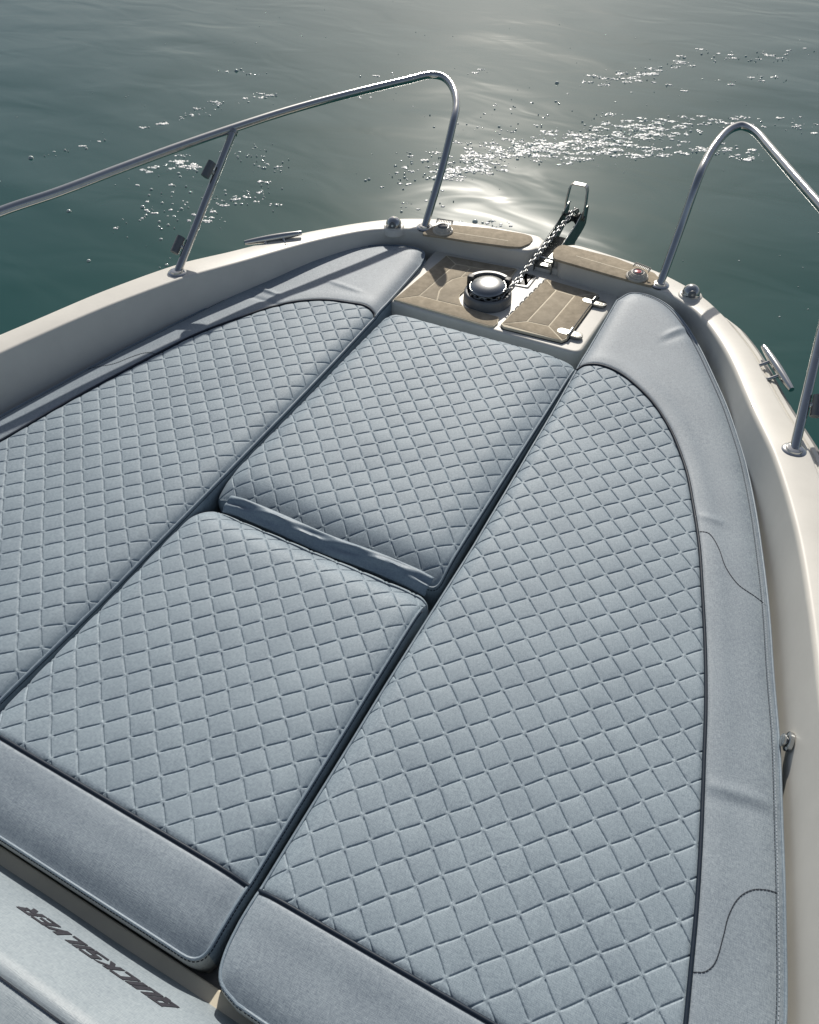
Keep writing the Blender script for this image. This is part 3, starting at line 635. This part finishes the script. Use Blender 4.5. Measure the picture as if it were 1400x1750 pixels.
def rect_fun(x0, x1, y0, y1, sides, seed):
    """sides: (drop,width) for left,right,back,front"""
    def f(x, y):
        z = undul(x, y, seed)
        for d, (dr, wd) in zip((x-x0, x1-x, y-y0, y1-y), sides): z = z-dr*np.exp(-(np.maximum(d, 0)/wd)**1.5)
        return z
    return f
# rear centre cushion
o1 = roundp([(-.300, -.137), (.293, -.135), (.287, .642), (-.297, .640)], [.03, .035, .030, .020], 8)
def dens(P_, st=.012):
    P_ = np.asarray(P_); out = []
    for a, c in zip(P_, np.roll(P_, -1, 0)):
        k_ = max(1, int(np.linalg.norm(c-a)/st)); out += [a+(c-a)*t/k_ for t in range(k_)]
    return np.array(out)
o1 = dens(o1); q1 = dens(roundp([(-.300, -.010), (.2932, -.010), (.287, .642), (-.297, .640)], [0, 0, .030, .020], 8))
c1 = Cushion('sunpad_cushion', 'square quilted centre cushion nearer the backrest, with a navy piping line and plain rear band', o1, q1, (0., .045, .12*math.sqrt(.5)/.045, -.12*math.sqrt(.5)/.045), rect_fun(-.299, .291, -.137, .641, ((.016, .026), (.010, .025), (.018, .028), (.034, .034)), 3))
c1.build(); rn = c1.edge(cond=lambda p: (p[0] > .281 and p[1] < .612) or p[1] < -.12); c1.stitch(rn)
c1.pipe(cond=lambda p: p[1] < -.005)
# front centre cushion
o2 = dens(roundp([(-.297, .676), (.286, .670), (.291, 1.545), (-.296, 1.530)], [.016, .030, .024, .026], 8))
c2 = Cushion('sunpad_cushion', 'longer quilted centre cushion against the white locker moulding, behind the windlass', o2, o2, (R(-1.6), .0446, -.4136, -.4282), rect_fun(-.297, .289, .673, 1.54, ((.016, .024), (.017, .045), (.027, .046), (.010, .024)), 5))
c2.build(); rn = c2.edge(cond=lambda p: p[0] > .278 and .70 < p[1] < 1.49 or (p[0] > .20 and p[1] < .72)); c2.stitch(rn)
# starboard side cushion
def raiseR(x, y): return .045*np.clip((y-1.25)/.6, 0, 1.2)**1.5
ro = [(.306, -.128), (.311, .4), (.314, .8), (.308, 1.15), (.304, 1.5), (.308, 1.80)]
RoutPts = [(.335, 1.880), (.39, 1.888), (.455, 1.862), (.517, 1.80), (.578, 1.715), (.636, 1.62), (.690, 1.525), (.738, 1.43), (.783, 1.33), (.832, 1.19), (.875, 1.046), (.914, .90), (.948, .758), (.982, .62), (1.011, .478), (1.04, .33), (1.065, .182), (1.075, .0), (1.07, -.135)]
RoutPts = [(x_+.009*min(1, max(0, (1.85-y_)/.3)), y_) for x_, y_ in RoutPts]
oR = np.vstack([catmull([(.372, -.150), (.334, -.137), (.318, -.105), (.311, -.05)], 6)[:-1], np.array(ro[1:5]), catmull([(.307, 1.83), *RoutPts[:1], *RoutPts[1:]], 6), np.array([(1.05, -.15), (.8, -.153), (.5, -.152)])])
oR = dens(oR, .014)
Rp = [(.3042, 1.497), (.318, 1.516), (.362, 1.528), (.416, 1.518), (.477, 1.483), (.535, 1.436), (.591, 1.371), (.629, 1.313), (.671, 1.233), (.709, 1.136), (.751, 1.018), (.783, .909), (.823, .767), (.854, .64), (.878, .524), (.899, .419), (.913, .343), (.925, .272), (.936, .197), (.947, .12), (.958, .03), (.962, -.004)]
qR = dens(np.vstack([catmull(Rp, 6), np.array([(.7, -.004), (.3112, -.008)]), np.array([(.3113, .05), (.311, .4), (.314, .8), (.308, 1.15), (.3045, 1.45)])]), .014)
def exR(x, y):
    z = raiseR(x, y)
    z = z+ridge(x, y, (0.4781, 1.7127, 0.0000), (0.5385, 1.8022, 0.0000), .0022, .010)-ridge(x, y, (0.4784, 1.6812, 0.0000), (0.5396, 1.7638, 0.0000), .0014, .012)
    z = z+ridge(x, y, (0.7299, 1.1055, 0.0000), (0.7882, 1.1057, 0.0000), .0022, .011)+ridge(x, y, (0.8889, 0.4819, 0.0000), (1.0010, 0.5004, 0.0000), .0028, .013)-ridge(x, y, (0.8927, 0.4655, 0.0000), (1.0044, 0.4811, 0.0000), .0016, .018)
    return z
c3 = Cushion('sunpad_cushion', 'long curved quilted cushion along the right hull wall, largest of the four', oR, qR, (R(1.882), .045, None, None), crown_fun(oR, .013, .020, exR, 9))
def phase(px, py, rot, sc): 
    c, s = math.cos(rot), math.sin(rot); X = c*px+s*py; Y = -s*px+c*py; return (X+Y)/math.sqrt(2)/sc, (Y-X)/math.sqrt(2)/sc
c3.grid = (R(1.882), .045, *phase(.371, .0077, R(1.882), .045))
c3.build(); rn = c3.edge(); c3.stitch(rn)
rn2 = c3.edge(cond=lambda p: (p[0] > .36 and p[1] > .1 or p[0] > .8) and p[1] > -.12, name='seam_ridge', r_=.0006, inn=.013, dz=-.0002); c3.stitch(rn2, dz=.0006, out=-.0012, name='top_stitching'); c3.stitch(rn2, dz=.0004, out=.002, m='pale_thread', name='top_stitching')
c3.pipe(cond=lambda p: not (p[0] < .317 and p[1] < 1.49 and p[1] > .0))
# port side cushion
Lo = [(-.330, 1.80), (-.349, 1.868), (-.385, 1.885), (-.433, 1.880), (-.49, 1.861), (-.543, 1.832), (-.592, 1.797), (-0.641, 1.738), (-0.687, 1.667), (-0.74, 1.512), (-0.774, 1.405), (-0.812, 1.252), (-0.844, 1.138), (-0.882, 1.0), (-0.903, 0.902), (-0.93, 0.771), (-0.958, 0.646), (-1.0, .45), (-1.03, .25), (-1.045, .0), (-1.045, -.13)]
oL = dens(np.vstack([catmull(Lo, 6), np.array([(-.95, -.15), (-.35, -.145), (-.322, -.11), (-.318, .05), (-.313, .3), (-.312, .64), (-.314, 1.0), (-.320, 1.3), (-.325, 1.52)])]), .014)
Lp = [(-.3245, 1.490), (-.334, 1.503), (-.368, 1.511), (-.412, 1.502), (-.466, 1.489), (-.515, 1.467), (-.571, 1.424), (-.617, 1.367), (-.671, 1.265), (-.727, 1.145), (-.772, .995), (-.804, .867), (-.839, .711), (-.867, .563), (-.90, .40), (-.925, .2), (-.94, .0)]
qL = dens(np.vstack([catmull(Lp, 6), np.array([(-.6, -.004), (-.320, -.004), (-.318, .05), (-.313, .3), (-.312, .64), (-.314, 1.0), (-.320, 1.3), (-.3235, 1.46)])]), .014)
def exL(x, y): return ridge(x, y, (-0.7223, 1.4430, 0.0000), (-0.6259, 1.4359, 0.0000), .005, .008)-ridge(x, y, (-0.7103, 1.3923, 0.0000), (-0.5915, 1.3912, 0.0000), .003, .01)+ridge(x, y, (-0.5403, 1.5756, 0.0000), (-0.4085, 1.5668, 0.0000), .0025, .01)+.018*np.clip((y-1.5)/.4, 0, 1.2)**1.5
c4 = Cushion('sunpad_cushion', 'long curved quilted cushion along the left hull wall, crossed by a rail shadow', oL, qL, (R(-.5), .0444, .3427, -.12), crown_fun(oL, .018, .026, exL, 12))
c4.build(); rn = c4.edge(); c4.stitch(rn)
rn2 = c4.edge(cond=lambda p: p[0] < -.38 and p[1] > -.12, name='seam_ridge', r_=.0006, inn=.012, dz=-.0002); c4.stitch(rn2, dz=.0006, out=-.0012, name='top_stitching')
c4.pipe(cond=lambda p: not (p[0] > -.3262 and p[1] < 1.485 and p[1] > .0))
# curved panel seams stitched across the borders
def seam(c, pts):
    Pq = catmull([p[:2] for p in pts], 10); z = c.surf(Pq[:, 0], Pq[:, 1], False); mb = MB(); dashes(mb, np.column_stack([Pq, z+.0004]), .0046, .0014, .0007); tube(mb, np.column_stack([Pq, z-.0004]).tolist(), .0007, 6)
    mb.obj('curved_seam', M['thread'], c.o, smooth=False)
seam(c3, [(0.9410, 0.1901, 0.0000), (0.9553, 0.1976, 0.0000), (0.9654, 0.2165, 0.0000), (0.9682, 0.2576, 0.0000), (0.9691, 0.2900, 0.0000), (0.9772, 0.3225, 0.0000), (0.9932, 0.3443, 0.0000), (1.0131, 0.3557, 0.0000), (1.0331, 0.3622, 0.0000)])
seam(c3, [(0.7429, 1.0566, 0.0000), (0.7632, 1.0574, 0.0000), (0.7909, 1.0241, 0.0000), (0.8158, 0.9784, 0.0000), (0.8497, 0.9432, 0.0000), (0.8851, 0.9309, 0.0000), (0.9118, 0.9247, 0.0000)])
seam(c4, [(-0.9015, 0.8998, 0.0000), (-0.8733, 0.9084, 0.0000), (-0.8360, 0.9368, 0.0000), (-0.8133, 0.9822, 0.0000), (-0.7900, 1.0161, 0.0000), (-0.7513, 1.0298, 0.0000)])
# fastening flap squeezed between the two centre cushions
V = []; F = []; nx, ny = 90, 14
for i in range(nx+1):
    t = i/nx; x = -.250+.525*t; w1 = math.sin(t*9+1)*.5+math.sin(t*17+2)*.3
    for j in range(ny+1):
        s_ = j/ny; y = .639+.036*s_+.002*math.sin(t*6.28*1.5); z = -.026+.034*math.sin(s_*1.75)-.008*s_+.0045*math.sin(s_*7+t*13)*(1-abs(2*s_-1))+.003*math.sin(s_*11-t*21)*(1-abs(2*s_-1))+.002*w1-.006*(1-min(1, min(t, 1-t)*14))
        V.append((x+.006*s_, y, z))
for i in range(nx):
    for j in range(ny): a = i*(ny+1)+j; F.append((a, a+ny+1, a+ny+2, a+1))
mb = MB(); mb.add(V, F); fl = mb.obj('fastening_flap', M['side'], c1.o)
so = fl.modifiers.new('thick', 'SOLIDIFY'); so.thickness = .0012

# ================================================================== backrest bolster in the near left corner
bk = empty('backrest', (.1, -.4, -.12)); tag(bk, 'pale grey backrest printed with dark slanted lettering in the near left corner', 'backrest')
fa = R(55); fd = np.array([-math.cos(fa), math.sin(fa)])
s0 = np.array([-.165, -.06])
prof = [(-.20, -.30), (-.168, -.20), (-.160, -.10), tuple(s0)]
for s_ in (.04, .08, .12): prof.append(tuple(s0+fd*s_+np.array([.004, .003])*math.sin(math.pi*s_/.15)))
endf = s0+fd*.145
prof += [tuple(endf), tuple(endf+np.array([-.010, .011])), tuple(endf+np.array([-.020, .017])), tuple(endf+np.array([-.028, .0185])), tuple(endf+np.array([-.034, .0175])), tuple(endf+np.array([-.045, .020])), (-.34, .083), (-.42, .088), (-.50, .07), (-.56, .02), (-.57, -.10), (-.55, -.3)]
pc = catmull(prof, 5); xs = np.linspace(-.36, .78, 60)
V = []; F = []; m_ = len(pc)
for x in xs:
    e_ = min(1, min(x+.36, .78-x)/.03); sh = 1-(1-e_)**2*.2
    for (y, z) in pc: V.append((x, -.38+(y+.38)*sh, -.1+(z+.1)*(sh) + .0012*math.sin(x*23+y*31)))
for i in range(len(xs)-1):
    for k in range(m_-1): a = i*m_+k; F.append((a, a+1, a+m_+1, a+m_))
F.append(tuple(range(m_))); F.append(tuple((len(xs)-1)*m_+k for k in range(m_))[::-1])
mb = MB(); mb.add(V, [f[::-1] for f in F]); mb.obj('bolster', M['backrest'], bk)
sy, sz = endf+np.array([-.0335, .0180])
mb = MB(); Pq = np.array([(x, sy, sz+.0008+.0012*math.sin(x*23+sy*31)) for x in np.linspace(-.33, .75, 80)]); dashes(mb, Pq, .0048, .0009, .0012); tube(mb, Pq.tolist(), .0012, 6); mb.obj('seam', M['thread'], bk, smooth=False)
# lettering: squared slanted capitals built from strokes on the sloping face
GL = {'Q': [[(0, 0), (1, 0), (1, 1), (0, 1), (0, 0)], [(.62, .35), (1.08, -.12)]], 'U': [[(0, 1), (0, 0), (1, 0), (1, 1)]], 'I': [[(0, 0), (0, 1)]], 'C': [[(1, 1), (0, 1), (0, 0), (1, 0)]],
      'K': [[(0, 0), (0, 1)], [(1, 1), (.22, .5), (1, 0)]], 'S': [[(1, 1), (0, 1), (0, .5), (1, .5), (1, 0), (0, 0)]], 'L': [[(0, 1), (0, 0), (1, 0)]], 'V': [[(0, 1), (.42, 0), (1, 1)]],
      'E': [[(1, 1), (0, 1), (0, 0), (1, 0)], [(0, .5), (.85, .5)]], 'R': [[(0, 0), (0, 1), (1, 1), (1, .48), (0, .48)], [(.45, .48), (1, 0)]]}
WORD = 'QUICKSILVER'; H = .0172; CW = .0168; ADV = .0293; sk = .92
tx0, s_base = .296, .0545
def facep(u, v):   # u along -X (reading direction), v up the slope
    x = tx0-u; s_ = s_base+v; p = s0+fd*s_+np.array([.004, .003])*math.sin(math.pi*s_/.15); return x, p[0], p[1]
mb = MB(); u0 = 0.0; nrm = Vector((0, math.sin(fa), math.cos(fa)))
for chx in WORD:
    wdt = CW*(.0 if chx == 'I' else 1.0)
    for st in GL[chx]:
        for (a, c) in zip(st[:-1], st[1:]):
            pa = np.array([u0+a[0]*CW+a[1]*H*sk, a[1]*H]); pc_ = np.array([u0+c[0]*CW+c[1]*H*sk, c[1]*H]); d = pc_-pa; ln = np.linalg.norm(d); d /= ln
            horiz = abs(d[1]) < .2; hw = H*.115 if horiz else .0050
            q = np.array([-d[1], d[0]]) if horiz else np.array([1.0, 0.0]); ext = d*((.0048) if horiz else H*.115); pa = pa-ext; pc_ = pc_+ext
            C4 = [pa-q*hw, pc_-q*hw, pc_+q*hw, pa+q*hw]; V = []
            for uv in C4:
                x, y, z = facep(*uv); p = Vector((x, y, z+.0012*math.sin(x*23+y*31))); V.append(p-nrm*.001)
            for uv in C4:
                x, y, z = facep(*uv); p = Vector((x, y, z+.0012*math.sin(x*23+y*31))); V.append(p+nrm*(.0009+random.uniform(0, .0002)))
            mb.add(V, [(4, 5, 6, 7), (7, 6, 5, 4), (0, 1, 5, 4), (1, 2, 6, 5), (2, 3, 7, 6), (3, 0, 4, 7)])
    u0 += {'I': .0135, 'L': .0245, 'K': .0300}.get(chx, ADV)
mb.obj('lettering', M['print'], bk, smooth=False)

# ================================================================== foam and bubbles on the water
fm = mat('sea_foam', (.90, .91, .89), .38, spec=.65, var=.06, vscale=60)
bbm = mat('bubble_film', (.42, .50, .48), .12, spec=1.0, coat=1.0)
def dome(mb, x, y, r_, h, seg=7, jag=0.):
    V = []; F = []; a0 = random.uniform(0, 6.28); js = [1+random.uniform(-jag, jag) for _ in range(seg)]
    for i, (rr, hh) in enumerate(((1, -.1), (.86, .5), (.5, .87))):
        for k in range(seg): a = a0+2*math.pi*k/seg; V.append((x+r_*rr*js[k]*math.cos(a), y+r_*rr*js[k]*math.sin(a), WZ+h*hh))
    V.append((x, y, WZ+h))
    for i in range(2):
        for k in range(seg): a = i*seg+k; b_ = i*seg+(k+1) % seg; F.append((a, b_, b_+seg, a+seg))
    for k in range(seg): F.append((2*seg+k, 2*seg+(k+1) % seg, 3*seg))
    mb.add(V, F)
fo = MB(); bu = MB()
def patch(x, y, sz):
    n_ = max(3, int(sz/.008*random.uniform(1.8, 3.4)))
    for _ in range(n_):
        dx, dy = rng.normal(0, sz*.55), rng.normal(0, sz*.25); dome(fo, x+dx, y+dy*1.0+dx*.3, random.uniform(.004, .012), random.uniform(.002, .006), 6, .25)
    if random.random() < .6: dome(bu, x+rng.normal(0, sz*.6), y+rng.normal(0, sz*.6), random.uniform(.004, .010), random.uniform(.004, .008), 10)
def streak(pts, n_, wid, szr, bub=.5):
    Pq = catmull([p[:2] for p in pts], 8); seg = np.linalg.norm(np.diff(Pq, axis=0), axis=1); cum = np.r_[0, np.cumsum(seg)]
    for _ in range(n_):
        s_ = random.uniform(0, cum[-1]); x = np.interp(s_, cum, Pq[:, 0]); y = np.interp(s_, cum, Pq[:, 1]); x += rng.normal(0, wid); y += rng.normal(0, wid)
        if random.random() < bub: dome(bu, x, y, random.uniform(.004, .013), random.uniform(.003, .010), 10)
        elif random.random() < .45: dome(fo, x, y, random.uniform(.002, .006), .003, 6, .2)
        else: patch(x, y, random.uniform(*szr))
streak([(-4.1084, 3.3640, -0.9500), (-3.9457, 3.6116, -0.9500), (-3.8699, 3.8209, -0.9500)], 10, .05, (.01, .03))
streak([(-3.7661, 4.1360, -0.9500), (-3.6684, 4.3478, -0.9500), (-3.6243, 4.4987, -0.9500), (-3.5505, 4.7626, -0.9500), (-3.4027, 5.0182, -0.9500), (-3.2335, 5.1756, -0.9500)], 45, .05, (.02, .045), .45)
streak([(-3.9073, 5.4385, -0.9500), (-3.5429, 5.4658, -0.9500)], 10, .05, (.01, .03)); streak([(-3.2367, 5.7479, -0.9500), (-2.8686, 5.8405, -0.9500), (-2.6196, 6.0940, -0.9500)], 5, .04, (.02, .04))
streak([(-2.1921, 6.2164, -0.9500), (-2.0512, 6.3515, -0.9500)], 5, .03, (.02, .04)); streak([(-3.1572, 5.1435, -0.9500), (-2.9052, 5.2580, -0.9500), (-2.3229, 5.5271, -0.9500)], 8, .03, (.005, .01), .3)
streak([(-3.2992, 3.6205, -0.9500), (-3.2200, 3.7979, -0.9500), (-3.0073, 3.7188, -0.9500), (-2.9789, 3.6522, -0.9500)], 40, .05, (.02, .045), .35)
streak([(-2.9399, 4.0496, -0.9500), (-2.7779, 4.1326, -0.9500), (-2.5112, 4.0247, -0.9500)], 40, .07, (.01, .03), .55)
streak([(-3.1769, 3.3353, -0.9500), (-2.8872, 3.3897, -0.9500), (-2.7728, 2.9246, -0.9500), (-2.7317, 3.1991, -0.9500)], 45, .08, (.006, .02), .7)
streak([(-2.4809, 3.7117, -0.9500), (-2.3511, 3.5277, -0.9500), (-2.5303, 3.5267, -0.9500), (-2.5550, 3.3780, -0.9500), (-2.4682, 3.2059, -0.9500), (-2.5161, 3.0978, -0.9500)], 70, .06, (.015, .03), .5)
streak([(-2.3261, 2.5520, -0.9500), (-2.3634, 2.7474, -0.9500)], 10, .05, (.006, .012), .8)
streak([(-1.8128, 4.1810, -0.9500), (-1.6800, 4.2987, -0.9500), (-1.7369, 4.5795, -0.9500)], 45, .09, (.01, .02), .75)
streak([(-1.5259, 4.3778, -0.9500), (-1.4098, 4.5382, -0.9500), (-1.2809, 4.7285, -0.9500)], 130, .07, (.02, .05), .35)
streak([(-1.4851, 4.7950, -0.9500), (-1.2344, 4.9235, -0.9500), (-1.0443, 5.0979, -0.9500), (-0.8296, 5.1528, -0.9500)], 240, .10, (.02, .05), .25)
streak([(-1.0618, 5.2586, -0.9500), (-0.7516, 5.3602, -0.9500), (-0.5650, 5.7249, -0.9500), (-0.3453, 5.8615, -0.9500)], 300, .13, (.015, .045), .25)
streak([(-0.7695, 5.1618, -0.9500), (-0.4123, 5.3448, -0.9500), (-0.1007, 5.5482, -0.9500), (0.2650, 5.6918, -0.9500)], 110, .06, (.015, .04), .2)
streak([(-0.3679, 5.9478, -0.9500), (0.0120, 6.1420, -0.9500), (0.3155, 6.2973, -0.9500), (0.5936, 6.3418, -0.9500)], 60, .07, (.01, .04), .4)
streak([(-1.1835, 6.5146, -0.9500), (-0.9552, 6.7222, -0.9500), (-0.7965, 7.0222, -0.9500)], 60, .07, (.02, .05), .3)
streak([(-0.7965, 7.0222, -0.9500), (-0.5272, 7.5225, -0.9500), (-0.1699, 7.7041, -0.9500), (0.3425, 8.1377, -0.9500)], 65, .10, (.015, .045), .5)
streak([(-0.9140, 6.4306, -0.9500), (-0.5607, 6.6835, -0.9500), (-0.2860, 6.8972, -0.9500), (0.1307, 7.3681, -0.9500)], 25, .08, (.01, .03), .6)
streak([(-1.5986, 5.0418, -0.9500), (-1.3076, 5.4302, -0.9500), (-0.9642, 5.7303, -0.9500)], 60, .25, (.004, .008), .5)
streak([(-1.4815, 3.8418, -0.9500), (-1.3624, 4.1729, -0.9500)], 14, .10, (.004, .008), .7)
for q, rr in (((-1.1009, 3.8507, -0.9500), .020), ((-1.0321, 3.9110, -0.9500), .018), ((-1.0449, 3.8547, -0.9500), .010), ((-1.0667, 3.8270, -0.9500), .009), ((-0.9854, 3.9184, -0.9500), .009), ((-3.9031, 5.4246, -0.9500), .018), ((-1.4183, 6.3648, -0.9500), .018), ((-4.1155, 3.3603, -0.9500), .018), ((-3.3114, 2.8923, -0.9500), .014), ((-2.9432, 3.1431, -0.9500), .014), ((-2.7725, 2.4926, -0.9500), .012)):
    dome(bu, q[0], q[1], rr, rr*.8, 14)
for _ in range(110):
    dome(bu, random.uniform(-5, 1.2), random.uniform(2.6, 8), random.uniform(.002, .006), .004, 7)
streak([(-0.9638, 3.9129, -0.9500), (-0.8392, 3.9770, -0.9500)], 16, .03, (.003, .006), .2)
tag(fo.obj('foam_flecks', fm), 'white foam flecks drifting in streaks on the green water', 'foam', kind='stuff')
tag(bu.obj('water_bubbles', bbm), 'small glassy bubbles scattered among the foam on the water', 'bubbles', kind='stuff')
